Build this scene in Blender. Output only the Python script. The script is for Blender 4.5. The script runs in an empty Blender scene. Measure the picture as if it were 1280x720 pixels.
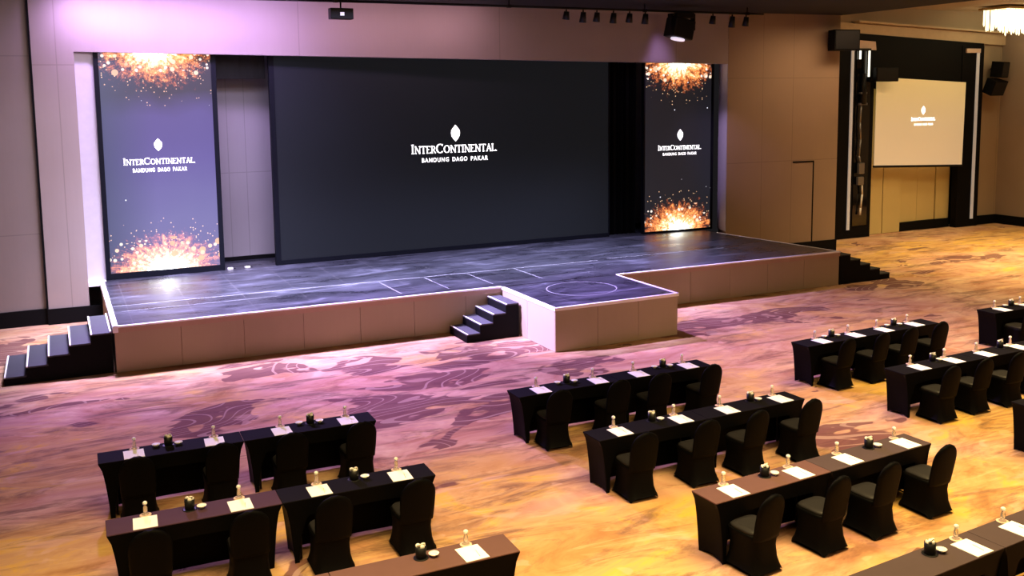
import bpy, bmesh, math, random
from mathutils import Vector, Matrix
random.seed(7)
S = bpy.context.scene
COL = S.collection
PI = math.pi

# ------------------------------------------------------------------ materials
class NT:
    """tiny helper around a node tree: arithmetic on sockets"""
    def __init__(s, mat):
        mat.use_nodes = True
        s.t = mat.node_tree; s.n = s.t.nodes; s.l = s.t.links
        s.bsdf = s.n.get('Principled BSDF')
        s.co = s.n.new('ShaderNodeTexCoord').outputs['Object']
        sep = s.n.new('ShaderNodeSeparateXYZ'); s.l.new(s.co, sep.inputs[0])
        s.x, s.y, s.z = sep.outputs
    def m(s, op, a, b=0.0, c=0.0, clamp=False):
        k = s.n.new('ShaderNodeMath'); k.operation = op; k.use_clamp = clamp
        for i, v in enumerate((a, b, c)):
            if isinstance(v, (int, float)): k.inputs[i].default_value = v
            else: s.l.new(v, k.inputs[i])
        return k.outputs[0]
    def vec(s, x, y, z):
        k = s.n.new('ShaderNodeCombineXYZ')
        for i, v in enumerate((x, y, z)):
            if isinstance(v, (int, float)): k.inputs[i].default_value = v
            else: s.l.new(v, k.inputs[i])
        return k.outputs[0]
    def noise(s, vec, scale, detail=3, rough=.5, dist=0.0):
        k = s.n.new('ShaderNodeTexNoise'); k.inputs['Scale'].default_value = scale
        k.inputs['Detail'].default_value = detail; k.inputs['Roughness'].default_value = rough
        k.inputs['Distortion'].default_value = dist
        s.l.new(vec if vec is not None else s.co, k.inputs['Vector'])
        return k.outputs['Fac']
    def voro(s, vec, scale):
        k = s.n.new('ShaderNodeTexVoronoi'); k.inputs['Scale'].default_value = scale
        s.l.new(vec if vec is not None else s.co, k.inputs['Vector'])
        return k.outputs['Distance'], k.outputs['Color']
    def ramp(s, fac, stops, interp='LINEAR'):
        k = s.n.new('ShaderNodeValToRGB'); k.color_ramp.interpolation = interp
        e = k.color_ramp.elements
        while len(e) > 1: e.remove(e[-1])
        e[0].position = stops[0][0]; e[0].color = (*stops[0][1], 1)
        for p, c in stops[1:]:
            q = e.new(p); q.color = (*c, 1)
        s.l.new(fac, k.inputs[0]); return k.outputs[0]
    def mix(s, fac, a, b, mode='MIX'):
        k = s.n.new('ShaderNodeMix'); k.data_type = 'RGBA'; k.blend_type = mode
        ins = [i for i in k.inputs if i.enabled]
        for i, v in zip((0, 1, 2), (fac, a, b)):
            if isinstance(v, (int, float)): ins[i].default_value = v
            elif isinstance(v, tuple): ins[i].default_value = (*v, 1)
            else: s.l.new(v, ins[i])
        return [o for o in k.outputs if o.enabled][0]
    def bump(s, h, strength=.3, dist=.01):
        k = s.n.new('ShaderNodeBump'); k.inputs['Strength'].default_value = strength
        k.inputs['Distance'].default_value = dist
        s.l.new(h, k.inputs['Height']); s.l.new(k.outputs[0], s.bsdf.inputs['Normal'])
    def col(s, v): s.l.new(v, s.bsdf.inputs['Base Color'])
    def line(s, coord, pos, w):      # 1 inside a thin line at coord==pos
        return s.m('LESS_THAN', s.m('ABSOLUTE', s.m('SUBTRACT', coord, pos)), w)

def plain(name, c, rough=.6, metal=0, emit=None, es=1, spec=.5, sheen=0, trans=0, var=.08, vs=6.0):
    m = bpy.data.materials.new(name); nt = NT(m); b = nt.bsdf
    n = nt.noise(None, vs, 3)
    d = tuple(x*(1-var) for x in c); l = tuple(min(1, x*(1+var)) for x in c)
    nt.col(nt.mix(n, d, l))
    b.inputs['Roughness'].default_value = rough; b.inputs['Metallic'].default_value = metal
    b.inputs['Specular IOR Level'].default_value = spec
    if sheen: b.inputs['Sheen Weight'].default_value = sheen; b.inputs['Sheen Roughness'].default_value = .4
    if trans: b.inputs['Transmission Weight'].default_value = trans
    if emit:
        b.inputs['Emission Color'].default_value = (*emit, 1); b.inputs['Emission Strength'].default_value = es
    return m

BLOBS = [(3.4, -6.2, 1.3, .8), (5.4, -7.0, 1.4, .9), (7.6, -7.3, 1.8, 1.2), (4.8, -9.8, 2.0, 1.2), (7.0, -10.2, 2.0, 1.2), (6.2, -8.5, 1.8, .9), (8.9, -9.0, 1.3, .8), (-.6, -6.4, 1.6, .9), (-1.2, -2.4, 1.6, 1.5), (2.4, -8.6, 1.3, .8),
         (12.9, -7.6, 1.7, .8), (15.4, -7.6, 1.8, .8), (20.8, -6.0, 2.8, 1.0), (10.3, -14.3, 1.6, 1.0), (13.6, -16.2, 2.4, .9), (12.6, -17.6, 1.6, .8), (26, -4.5, 3.0, .6)]
GOLDS = [(-.4, -9.4, 2.6, 1.8), (-1.5, -13.5, 2.5, 2.5), (4.9, -13.2, 1.6, 1.6), (5.2, -15.6, 1.8, 1.6), (8.0, -15.4, 4.0, .8), (10.6, -16.6, 1.8, 1.5), (13.4, -12.6, 2.2, .9), (13.6, -14.8, 2.6, .7), (30, -2.4, 6.0, 2.0), (24, -2.8, 4.0, 1.0), (2.0, -13.2, 3.0, .8), (9.5, -18.0, 3.0, .9)]
def carpet():
    m = bpy.data.materials.new('carpet_pattern'); nt = NT(m)
    def blobs(L):
        acc = None
        for bx, by, rx, ry in L:
            dx = nt.m('DIVIDE', nt.m('SUBTRACT', nt.x, bx), rx); dy = nt.m('DIVIDE', nt.m('SUBTRACT', nt.y, by), ry)
            q = nt.m('SUBTRACT', 1.0, nt.m('SQRT', nt.m('ADD', nt.m('MULTIPLY', dx, dx), nt.m('MULTIPLY', dy, dy))), clamp=True)
            acc = q if acc is None else nt.m('MAXIMUM', acc, q)
        return acc
    # painterly clouds, drawn out along the room
    v = nt.vec(nt.m('MULTIPLY', nt.x, .6), nt.y, 0.0)
    w1 = nt.noise(v, .55, 3, .5, .9)
    w2 = nt.noise(v, .9, 5, .62, 1.4)
    base = nt.ramp(w2, [(.30, (.32, .17, .13)), (.40, (.52, .29, .21)), (.50, (.60, .38, .30)), (.58, (.66, .45, .34)), (.72, (.80, .62, .48))])
    gb = nt.m('ADD', nt.m('MULTIPLY', blobs(GOLDS), .45), w1)
    yel = nt.ramp(gb, [(.50, (0, 0, 0)), (.70, (1, 1, 1))])
    gcol = nt.ramp(w2, [(.32, (.46, .26, .10)), (.44, (.62, .39, .15)), (.53, (.68, .46, .20)), (.60, (.80, .53, .08)), (.66, (.72, .50, .20)), (.76, (.82, .64, .34))])
    base = nt.mix(nt.m('MULTIPLY', yel, .85), base, gcol)
    # streaks
    st = nt.noise(nt.vec(nt.m('MULTIPLY', nt.x, .35), nt.m('MULTIPLY', nt.y, 1.4), 3.0), 1.4, 6, .7, 1.0)
    sm = nt.ramp(st, [(.50, (0, 0, 0)), (.64, (1, 1, 1))])
    base = nt.mix(nt.m('MULTIPLY', sm, .80), base, (.20, .12, .10))
    st2 = nt.noise(nt.vec(nt.m('ADD', nt.m('MULTIPLY', nt.x, .5), nt.m('MULTIPLY', nt.y, .35)), nt.m('MULTIPLY', nt.y, 2.2), 8.0), 1.8, 4, .65, 1.2)
    base = nt.mix(nt.m('MULTIPLY', nt.ramp(st2, [(.55, (0, 0, 0)), (.68, (1, 1, 1))]), .55), base, (.82, .60, .34))
    # dark islands with thin pale contour lines
    isl = nt.noise(nt.vec(nt.m('MULTIPLY', nt.x, .55), nt.y, 9.0), .8, 3, .45, 1.6)
    isl = nt.m('ADD', isl, nt.m('MULTIPLY', blobs(BLOBS), .45))
    im = nt.ramp(isl, [(.655, (0, 0, 0)), (.675, (1, 1, 1))])
    holes = nt.ramp(nt.noise(nt.vec(nt.m('MULTIPLY', nt.x, .45), nt.y, 2.0), 2.6, 1, .4, .8), [(.60, (1, 1, 1)), (.63, (0, 0, 0))])
    im = nt.m('MULTIPLY', im, holes)
    cl = nt.m('FRACT', nt.m('MULTIPLY', nt.noise(nt.vec(nt.m('MULTIPLY', nt.x, .5), nt.y, 5.0), .5, 0, .3, 1.0), 22.0))
    ln = nt.m('MULTIPLY', nt.m('LESS_THAN', nt.m('ABSOLUTE', nt.m('SUBTRACT', cl, .5)), .07), im)
    base = nt.mix(nt.m('MULTIPLY', im, .84), base, (.15, .065, .08))
    base = nt.mix(nt.m('MULTIPLY', ln, .6), base, (.55, .42, .36))
    fl = nt.ramp(nt.noise(nt.vec(nt.m('MULTIPLY', nt.x, .5), nt.y, 7.0), 2.6, 2, .5, .6), [(.62, (0, 0, 0)), (.66, (1, 1, 1))])
    base = nt.mix(nt.m('MULTIPLY', fl, .40), base, (.78, .56, .46))
    base = nt.mix(1.0, base, (.84, .75, .60), 'MULTIPLY')
    nt.col(base)
    nt.bsdf.inputs['Roughness'].default_value = .95
    nt.bsdf.inputs['Specular IOR Level'].default_value = .1
    nt.bump(nt.noise(None, 160, 2), .25, .006)
    return m

def wall_mat(name, c, xs=(), zs=(), seam=.012, rough=.8):
    m = bpy.data.materials.new(name); nt = NT(m)
    n = nt.noise(None, .7, 4); n2 = nt.noise(nt.vec(nt.m('MULTIPLY', nt.x, 30.0), nt.m('MULTIPLY', nt.y, 30.0), nt.z), 1.0, 2)
    base = nt.mix(n, tuple(x*.88 for x in c), tuple(min(1, x*1.1) for x in c))
    base = nt.mix(nt.m('MULTIPLY', n2, .25), base, tuple(x*.8 for x in c))
    acc = None
    for q in xs:
        a = nt.line(nt.x, q, seam); acc = a if acc is None else nt.m('MAXIMUM', acc, a)
    for q in zs:
        a = nt.line(nt.z, q, seam); acc = a if acc is None else nt.m('MAXIMUM', acc, a)
    if acc is not None: base = nt.mix(nt.m('MULTIPLY', acc, .30), base, tuple(x*.3 for x in c))
    nt.col(base); nt.bsdf.inputs['Roughness'].default_value = rough
    nt.bsdf.inputs['Specular IOR Level'].default_value = .2
    return m

def deck_mat(name):
    m = bpy.data.materials.new(name); nt = NT(m)
    st = nt.noise(nt.vec(nt.m('MULTIPLY', nt.x, .5), nt.m('MULTIPLY', nt.y, 1.6), 0.0), 1.1, 6, .68, .8)
    base = nt.ramp(st, [(.32, (.010, .010, .014)), (.48, (.026, .026, .036)), (.60, (.05, .05, .07)), (.72, (.14, .14, .19))])
    scr = nt.noise(nt.vec(nt.m('MULTIPLY', nt.x, 2.0), nt.m('MULTIPLY', nt.y, 14.0), 0.0), 2.0, 4, .7)
    base = nt.mix(nt.ramp(scr, [(.62, (0, 0, 0)), (.72, (.5, .5, .5))]), base, (.22, .21, .26))
    # board seams
    jx = nt.m('LESS_THAN', nt.m('FRACT', nt.m('DIVIDE', nt.x, 1.22)), .012)
    jy = nt.m('LESS_THAN', nt.m('FRACT', nt.m('DIVIDE', nt.y, 2.44)), .007)
    base = nt.mix(nt.m('MULTIPLY', nt.m('MAXIMUM', jx, jy), .8), base, (.09, .085, .10))
    nt.col(base)
    r = nt.ramp(st, [(.3, (.22,)*3), (.7, (.42,)*3)])
    nt.l.new(r, nt.bsdf.inputs['Roughness'])
    nt.bsdf.inputs['Specular IOR Level'].default_value = .55
    return m

def led_mat(name, w, h, bg_stops, side=None, burst=3.0, seed=0.0):
    """a lit LED wall: dusk backdrop, two bursts of golden sparks"""
    m = bpy.data.materials.new(name); nt = NT(m); b = nt.bsdf
    zz = nt.m('DIVIDE', nt.z, h)
    bg = nt.ramp(nt.m('ADD', zz, nt.m('MULTIPLY', nt.m('SUBTRACT', nt.noise(None, .8, 2), .5), .12)), bg_stops)
    if side: bg = nt.mix(nt.ramp(nt.m('DIVIDE', nt.x, w), [(0, (.8,)*3), (.45, (0,)*3)]), bg, side, 'MIX')
    out = bg; hot = None
    for (cz, sgn) in ((h, -1), (0.0, 1)):
        dx = nt.m('DIVIDE', nt.m('SUBTRACT', nt.x, w*.5), w*.60)
        dz = nt.m('DIVIDE', nt.m('SUBTRACT', nt.z, cz), 1.08 if sgn < 0 else 1.0)
        d = nt.m('SQRT', nt.m('ADD', nt.m('MULTIPLY', dx, dx), nt.m('MULTIPLY', dz, dz)))
        ang = nt.m('ARCTAN2', dz, dx)
        ray = nt.noise(nt.vec(nt.m('MULTIPLY', ang, 5.0), nt.m('MULTIPLY', d, 1.2), seed+cz), 1.6, 4, .7)
        gr = nt.noise(nt.vec(nt.x, seed+cz, nt.z), 6.5, 5, .8)
        it = nt.m('SUBTRACT', 1.0, d)
        it = nt.m('ADD', it, nt.m('MULTIPLY', nt.m('SUBTRACT', ray, .5), 1.0))
        it = nt.m('ADD', it, nt.m('MULTIPLY', nt.m('SUBTRACT', gr, .5), 1.5))
        cr = nt.ramp(it, [(.12, (0, 0, 0)), (.26, (.22, .045, .012)), (.42, (.80, .22, .05)), (.56, (1, .52, .15)), (.70, (1, .90, .6)), (.85, (1, 1, .92))])
        hh = nt.m('MULTIPLY', nt.m('SUBTRACT', nt.m('SUBTRACT', it, nt.m('MULTIPLY', d, .9)), .42), 16.0); hh = nt.m('MAXIMUM', hh, 0.0); hot = hh if hot is None else nt.m('ADD', hot, hh)
        # fine sparks thrown further out
        vd, vc = nt.voro(nt.vec(nt.x, seed, nt.z), 17.0)
        sepc = nt.n.new('ShaderNodeSeparateColor'); nt.l.new(vc, sepc.inputs[0])
        sp = nt.m('MULTIPLY', nt.m('LESS_THAN', vd, .26), nt.m('GREATER_THAN', sepc.outputs[0], nt.m('ADD', .35, nt.m('MULTIPLY', d, .42))))
        sp = nt.m('MULTIPLY', sp, nt.m('LESS_THAN', d, 1.35))
        glow = nt.mix(nt.m('MULTIPLY', sp, .9), cr, (1.0, .62, .32))
        out = nt.mix(1.0, out, glow, 'ADD')
    # soft out-of-focus discs
    for sc_, rad, thr, tint in ((2.6, .21, .38, (.95, .52, .32)), (4.0, .24, .42, (1.0, .74, .55)), (7.0, .30, .50, (1.0, .85, .75))):
        vd, vc = nt.voro(nt.vec(nt.x, seed+sc_, nt.z), sc_)
        sepc = nt.n.new('ShaderNodeSeparateColor'); nt.l.new(vc, sepc.inputs[0])
        edge = nt.m('MINIMUM', nt.m('SUBTRACT', nt.z, .45), nt.m('SUBTRACT', h-.35, nt.z))
        near = nt.m('SUBTRACT', 1.0, nt.m('MULTIPLY', nt.m('ABSOLUTE', edge), 1.9), clamp=True)
        msk = nt.m('MULTIPLY', nt.m('LESS_THAN', vd, rad), nt.m('GREATER_THAN', nt.m('MULTIPLY', sepc.outputs[0], near), thr*.72))
        out = nt.mix(nt.m('MULTIPLY', msk, .85), out, tint)
    sd, sc2 = nt.voro(nt.vec(nt.x, seed+9, nt.z), 3.0)
    sp2 = nt.n.new('ShaderNodeSeparateColor'); nt.l.new(sc2, sp2.inputs[0])
    out = nt.mix(nt.m('MULTIPLY', nt.m('LESS_THAN', sd, .055), nt.m('GREATER_THAN', sp2.outputs[1], .72)), out, (.85, .85, .95))
    b.inputs['Base Color'].default_value = (.01, .01, .012, 1); b.inputs['Roughness'].default_value = .5
    nt.l.new(out, b.inputs['Emission Color']); nt.l.new(nt.m('ADD', hot, burst), b.inputs['Emission Strength'])
    return m

BLACK = plain('black_paint', (.0025, .0025, .003), .7, spec=.12)
BLACKM = plain('black_metal', (.007, .007, .008), .45, spec=.25)
GLOSSBLK = plain('black_gloss', (.004, .004, .005), .08)
CLOTH = plain('black_stretch_cloth', (.0013, .0013, .0017), .6, spec=.06)
TOPCLOTH = plain('black_table_cloth', (.0058, .0052, .0075), .8, spec=.06)
BROWNTOP = plain('brown_table_top', (.115, .058, .055), .8, spec=.2)  # brown, plum grey and burgundy tops over the same black cover
GREYTOP = plain('plum_grey_table_top', (.062, .042, .046), .8, spec=.2)
BURGTOP = plain('burgundy_table_top', (.055, .025, .045), .8, spec=.2)
PAPER = plain('white_paper', (.93, .95, .98), .9, var=.02)
WHITE = plain('white_plastic', (.85, .83, .78), .4, var=.02)
PORC = plain('white_porcelain', (.85, .86, .80), .25, var=.02)
CREAM = plain('cream_doily', (.72, .52, .40), .9)
GLASS = plain('clear_glass', (.95, .95, .95), .05, trans=.95, var=0)
GOLDM = plain('brushed_gold', (.6, .42, .2), .35, .8)
SKIRT = wall_mat('pale_tan_stage_skirt', (.42, .325, .235))
TRIMW = plain('pale_stage_edging', (.92, .87, .90), .45, var=.04)
TAPE = plain('white_floor_tape', (.26, .26, .30), .6)
NOSE = plain('luminous_white_nosing', (.95, .92, .85), .6, var=.02)
DECK = deck_mat('black_stage_boards')
WHITEGLOW = plain('screen_white', (.9, .9, .9), .5, emit=(1, .97, 1), es=2.2)
FRAMEM = plain('screen_frame_black', (.004, .005, .009), .6, spec=.12)

# ------------------------------------------------------------------ geometry helpers
def obj(name, bm, mats, parent=None, smooth=False, loc=None, rz=0):
    me = bpy.data.meshes.new(name); bmesh.ops.recalc_face_normals(bm, faces=bm.faces[:])
    bm.to_mesh(me); bm.free()
    for m in (mats if isinstance(mats, (list, tuple)) else [mats]): me.materials.append(m)
    if smooth:
        for p in me.polygons: p.use_smooth = True
    o = bpy.data.objects.new(name, me); COL.objects.link(o)
    if parent: o.parent = parent
    if loc: o.location = loc
    if rz: o.rotation_euler = (0, 0, rz)
    return o
def tag(o, label, cat, group=None):
    o['label'] = label; o['category'] = cat
    if group: o['group'] = group
    return o
def thing(name, label, cat, loc=(0, 0, 0), rz=0, group=None):
    o = bpy.data.objects.new(name, None); COL.objects.link(o)
    o.empty_display_size = .1; o.location = loc; o.rotation_euler = (0, 0, rz)
    return tag(o, label, cat, group)
def struct(name, bm, m, **k):
    o = obj(name, bm, m, **k); o['kind'] = 'structure'; return o
def BM(): return bmesh.new()
def quad(bm, pts, mi=0):
    f = bm.faces.new([bm.verts.new(p) for p in pts]); f.material_index = mi; return f
def hexa(bm, b4, t4, mi=0, bev=0):
    """a solid from four bottom and four top points"""
    vs = [bm.verts.new(p) for p in list(b4)+list(t4)]
    fs = [bm.faces.new([vs[i] for i in q]) for q in ((3, 2, 1, 0), (4, 5, 6, 7), (0, 1, 5, 4), (1, 2, 6, 5), (2, 3, 7, 6), (3, 0, 4, 7))]
    for f in fs: f.material_index = mi
    if bev:
        es = {e for f in fs for e in f.edges}
        bmesh.ops.bevel(bm, geom=list(es), offset=bev, segments=2, affect='EDGES', profile=.6)
def box(bm, x0, x1, y0, y1, z0, z1, mi=0, bev=0):
    hexa(bm, [(x0, y0, z0), (x1, y0, z0), (x1, y1, z0), (x0, y1, z0)], [(x0, y0, z1), (x1, y0, z1), (x1, y1, z1), (x0, y1, z1)], mi, bev)
def prism(bm, poly, z0, z1, mi=0):
    n = len(poly)
    a = [bm.verts.new((x, y, z0)) for x, y in poly]; b = [bm.verts.new((x, y, z1)) for x, y in poly]
    fs = [bm.faces.new(a[::-1]), bm.faces.new(b)]
    for i in range(n): fs.append(bm.faces.new([a[i], a[(i+1) % n], b[(i+1) % n], b[i]]))
    for f in fs: f.material_index = mi
def lathe(bm, prof, cx=0, cy=0, cz=0, n=16, mi=0, axis=None):
    rings = []
    for r, z in prof:
        rings.append([bm.verts.new((cx+r*math.cos(2*PI*i/n), cy+r*math.sin(2*PI*i/n), cz+z)) for i in range(n)])
    for a, b in zip(rings, rings[1:]):
        for i in range(n):
            f = bm.faces.new([a[i], a[(i+1) % n], b[(i+1) % n], b[i]]); f.material_index = mi; f.smooth = True
    for r in (rings[0][::-1], rings[-1]):
        f = bm.faces.new(r); f.material_index = mi
def tube(bm, p, q, r, n=8, mi=0, r2=None):
    p, q = Vector(p), Vector(q); d = (q-p); L = d.length; k = d.to_track_quat('Z', 'Y').to_matrix()
    r2 = r if r2 is None else r2
    A = [bm.verts.new(p+k@Vector((r*math.cos(2*PI*i/n), r*math.sin(2*PI*i/n), 0))) for i in range(n)]
    B = [bm.verts.new(q+k@Vector((r2*math.cos(2*PI*i/n), r2*math.sin(2*PI*i/n), 0))) for i in range(n)]
    for i in range(n):
        f = bm.faces.new([A[i], A[(i+1) % n], B[(i+1) % n], B[i]]); f.material_index = mi; f.smooth = True
    for r_ in (A[::-1], B): bm.faces.new(r_).material_index = mi

# ------------------------------------------------------------------ camera
cam = bpy.data.cameras.new('camera'); co = bpy.data.objects.new('camera', cam); COL.objects.link(co)
cam.sensor_width = 36; cam.lens = 1170.0/1280*36
cam.shift_x = 23.95/1280; cam.shift_y = -105.05/1280
Fv = Vector((0.42163705, 0.89967779, -0.11314622)); Rv = Vector((0.90472098, -0.42577177, -0.01408377)); Uv = Vector((0.06084532, 0.09642751, 0.99347853))
mw = Matrix((Rv, Uv, -Fv)).transposed().to_4x4(); mw.translation = Vector((0, -24.6016, 5.28497))
co.matrix_world = mw; cam.clip_end = 200
S.camera = co

# ------------------------------------------------------------------ the room
FW = lambda x: -.12-.050*(x-.6)          # front wall plane: y at x
bm = BM(); quad(bm, [(-9, -26, 0), (34.1, -26, 0), (34.1, 1.2, 0), (-9, 1.2, 0)]); struct('floor', bm, carpet())

WTAN = (.36, .30, .27)
Wf = wall_mat('fabric_wall_panels', WTAN, xs=(.2, 5.9, 11.5, 17.3, 21.7), zs=(6.19, ))
Wr = wall_mat('brown_wall_panels', (.33, .235, .16), xs=(20.55, 21.75), zs=(5.77, 3.1))
bm = BM()
# left pier, header, right pier (thickness .4, the opening runs x .58 .. 19.2)
def wseg(bm, x0, x1, z0, z1, z0b=None, z1b=None, t=.28, mi=0):
    z0b = z0 if z0b is None else z0b; z1b = z1 if z1b is None else z1b
    hexa(bm, [(x0, FW(x0), z0), (x1, FW(x1), z0b), (x1, FW(x1)+t, z0b), (x0, FW(x0)+t, z0)],
         [(x0, FW(x0), z1), (x1, FW(x1), z1b), (x1, FW(x1)+t, z1b), (x0, FW(x0)+t, z1)], mi)
wseg(bm, -.33, .58, 0, 8.1, t=.25)
wseg(bm, .58, 19.2, 6.50, 8.1, z0b=6.22)
struct('wall_front', bm, Wf)
bm = BM(); prism(bm, [(19.21, FW(19.21)), (23.62, FW(23.62)), (23.62, .25), (19.95, .25)], 0, 8.1); struct('wall_front_right', bm, Wr)
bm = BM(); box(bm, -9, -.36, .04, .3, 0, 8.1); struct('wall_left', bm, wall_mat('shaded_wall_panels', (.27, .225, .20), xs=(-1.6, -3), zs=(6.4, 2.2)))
bm = BM(); box(bm, -.37, -.325, -.09, .2, .38, 8.1); struct('groove_shade_strip', bm, BLACK)  # black strip standing in for the shade in the open groove
# wall strip behind the left edge of the opening
bm = BM(); box(bm, .45, 1.04, .10, .28, .94, 7.2); struct('wall_return_left', bm, plain('pale_return', (.55, .52, .56), .7))
# right return, splayed
bm = BM(); hexa(bm, [(19.2, FW(19.2)+.02, .94), (19.5, -.25, .94), (19.9, -.25, .94), (19.9, FW(19.9)+.02, .94)],
                [(19.2, FW(19.2)+.02, 7), (19.5, -.25, 7), (19.9, -.25, 7), (19.9, FW(19.9)+.02, 7)])
struct('wall_return_right', bm, plain('pale_return_right', (.50, .46, .50), .7))
# stage back wall
bm = BM(); box(bm, .3, 20.2, 1.35, 1.6, 0, 8.1)
struct('wall_back', bm, wall_mat('grey_back_wall', (.30, .28, .29), xs=(4.28, 4.75), zs=(3.35,)))
bm = BM(); box(bm, .3, 20.2, 1.30, 1.35, .94, 1.05); struct('baseboard_back', bm, BLACK)
# right hall wall, recessed
RY = .55
bm = BM(); box(bm, 23.62, 25.02, RY, RY+.3, 0, 8.4); box(bm, 32.75, 34.2, RY, RY+.3, 0, 8.4); box(bm, 25.02, 32.75, RY, RY+.3, 7.2, 8.4)
struct('wall_back_right', bm, wall_mat('brown_hall_wall', (.36, .28, .20), xs=(24.9, 33.9), zs=()))
bm = BM(); box(bm, 34.0, 34.3, -26, RY+.3, 0, 8.4); struct('wall_right', bm, wall_mat('right_wall', (.33, .26, .21)))
bm = BM(); box(bm, 25.02, 32.75, RY+.75, RY+.9, 0, 8.2); struct('wall_alcove', bm, BLACK)
# rear and left side of the ballroom, unseen but closing the room
bm = BM(); box(bm, -9.3, -9, -26, .3, 0, 8.4); box(bm, -9.3, 34.3, -26.3, -26, 0, 8.4); struct('wall_rear', bm, wall_mat('rear_wall', (.3, .25, .2)))
bm = BM(); box(bm, -9.3, 23.7, -26.3, 1.6, 7.80, 8.0); struct('ceiling', bm, plain('black_ceiling', (.008, .008, .009), .9))
bm = BM(); box(bm, 23.7, 34.3, -26.3, 1.6, 8.3, 8.5); struct('ceiling_right', bm, plain('tan_ceiling', (.42, .34, .24), .9))
# baseboards
bm = BM(); box(bm, -9, -.33, -.02, .04, 0, .38); struct('baseboard_left', bm, BLACK)
bm = BM(); hexa(bm, [(-.35, FW(-.3)-.05, 0), (.95, FW(.9)-.05, 0), (.95, FW(.9)-.003, 0), (-.35, FW(-.3)-.003, 0)],
                [(-.35, FW(-.3)-.05, .38), (.95, FW(.9)-.05, .38), (.95, FW(.9)-.003, .38), (-.35, FW(-.3)-.003, .38)]); struct('baseboard_front', bm, BLACK)
bm = BM(); hexa(bm, [(19.3, FW(19.3)-.04, 0), (23.66, FW(23.66)-.04, 0), (23.66, FW(23.66)-.003, 0), (19.3, FW(19.3)-.003, 0)],
                [(19.3, FW(19.3)-.04, .38), (23.66, FW(23.66)-.04, .38), (23.66, FW(23.66)-.003, .38), (19.3, FW(19.3)-.003, .38)])
struct('baseboard_right', bm, BLACK)
bm = BM(); box(bm, 23.66, 25.02, RY-.04, RY-.002, 0, .36); box(bm, 32.75, 33.95, RY-.04, RY-.002, 0, .36); struct('baseboard_back_right', bm, BLACK)
bm = BM(); box(bm, 33.95, 33.998, -20, RY, 0, .36); struct('baseboard_wall_right', bm, BLACK)
# soffit over the right hall
bm = BM()
hexa(bm, [(23.62, RY-.12, 7.42), (34.0, RY-.12, 7.02), (34.0, RY-.002, 7.02), (23.62, RY-.002, 7.42)],
     [(23.62, RY-.12, 7.80), (34.0, RY-.12, 7.44), (34.0, RY-.002, 7.44), (23.62, RY-.002, 7.80)])
hexa(bm, [(26.0, RY-.35, 7.74), (34.0, RY-.35, 7.45), (34.0, RY-.002, 7.45), (26.0, RY-.002, 7.74)],
     [(26.0, RY-.35, 7.80), (34.0, RY-.35, 7.51), (34.0, RY-.002, 7.51), (26.0, RY-.002, 7.80)])
struct('trim_2', bm, plain('beige_cornice', (.48, .37, .25), .8))

# concealed door outline in the right pier
o_ = lambda x, d=.004: FW(x)-d
bm = BM()
def strip(bm, x0, x1, z0, z1, d=.012):
    hexa(bm, [(x0, o_(x0, d), z0), (x1, o_(x1, d), z0), (x1, o_(x1, 0), z0), (x0, o_(x0, 0), z0)],
         [(x0, o_(x0, d), z1), (x1, o_(x1, d), z1), (x1, o_(x1, 0), z1), (x0, o_(x0, 0), z1)])
strip(bm, 21.80, 22.66, 3.02, 3.07); strip(bm, 22.62, 22.66, .38, 3.07)
struct('door_1', bm, BLACK)

# ------------------------------------------------------------------ stage
SH = .94
FY = lambda x: -5.25-.02*(x-.86)
stage = thing('stage', 'long raised black stage with tan skirt and pale edging', 'stage', (10, -3, 0))
stage.location = (0, 0, 0)
XL, XR, XRB = .86, 19.42, 18.85
bm = BM()
prism(bm, [(XL+.02, FY(XL)+.02), (XR-.02, FY(XR)+.02), (XRB-.02, FW(XRB)-.06), (XRB-.02, 1.29), (.64, 1.29), (.64, .30), (1.06, .30), (1.06, FW(1)+.3), (XL+.02+.06, FW(XL)-.06)], SH-.08, SH)
obj('deck', bm, DECK, stage)
def skirt_run(bm, p, q, z0, z1, n, t=.03, gap=.004):
    p, q = Vector(p), Vector(q); d = (q-p)/n; u = d.normalized(); nrm = Vector((u.y, -u.x))
    for i in range(n):
        a = p+d*i+u*gap; b = p+d*(i+1)-u*gap; c = b-nrm*t; e = a-nrm*t
        hexa(bm, [(a.x, a.y, z0), (b.x, b.y, z0), (c.x, c.y, z0), (e.x, e.y, z0)], [(a.x, a.y, z1), (b.x, b.y, z1), (c.x, c.y, z1), (e.x, e.y, z1)])
bm = BM(); skirt_run(bm, (XL+.01, FY(XL)+.01), (XR-.01, FY(XR)+.01), .01, SH-.12, 15)
obj('front_skirt', bm, SKIRT, stage)
bm = BM(); skirt_run(bm, (XL+.01, FW(XL)-.08), (XL+.01, FY(XL)+.05), .01, SH-.12, 4); obj('side_skirt', bm, SKIRT, stage)
bm = BM(); skirt_run(bm, (XR-.02, FY(XR)+.05), (XRB-.02, FW(XRB)-.08), .01, SH-.12, 4); obj('side_skirt', bm, SKIRT, stage)
FASC = plain('pinkish_fascia_board', (.42, .27, .20), .6)
def fascia(bm, p, q, z0, z1, t):
    p, q = Vector(p), Vector(q); u = (q-p).normalized(); n = Vector((u.y, -u.x)); a, b, c, e = p, q, q-n*t, p-n*t
    hexa(bm, [(a.x, a.y, z0), (b.x, b.y, z0), (c.x, c.y, z0), (e.x, e.y, z0)], [(a.x, a.y, z1), (b.x, b.y, z1), (c.x, c.y, z1), (e.x, e.y, z1)])
bm = BM(); fascia(bm, (XL-.01, FY(XL)-.015), (XR, FY(XR)-.015), SH-.13, SH-.025, .05); obj('fascia', bm, FASC, stage)
bm = BM()
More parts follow.
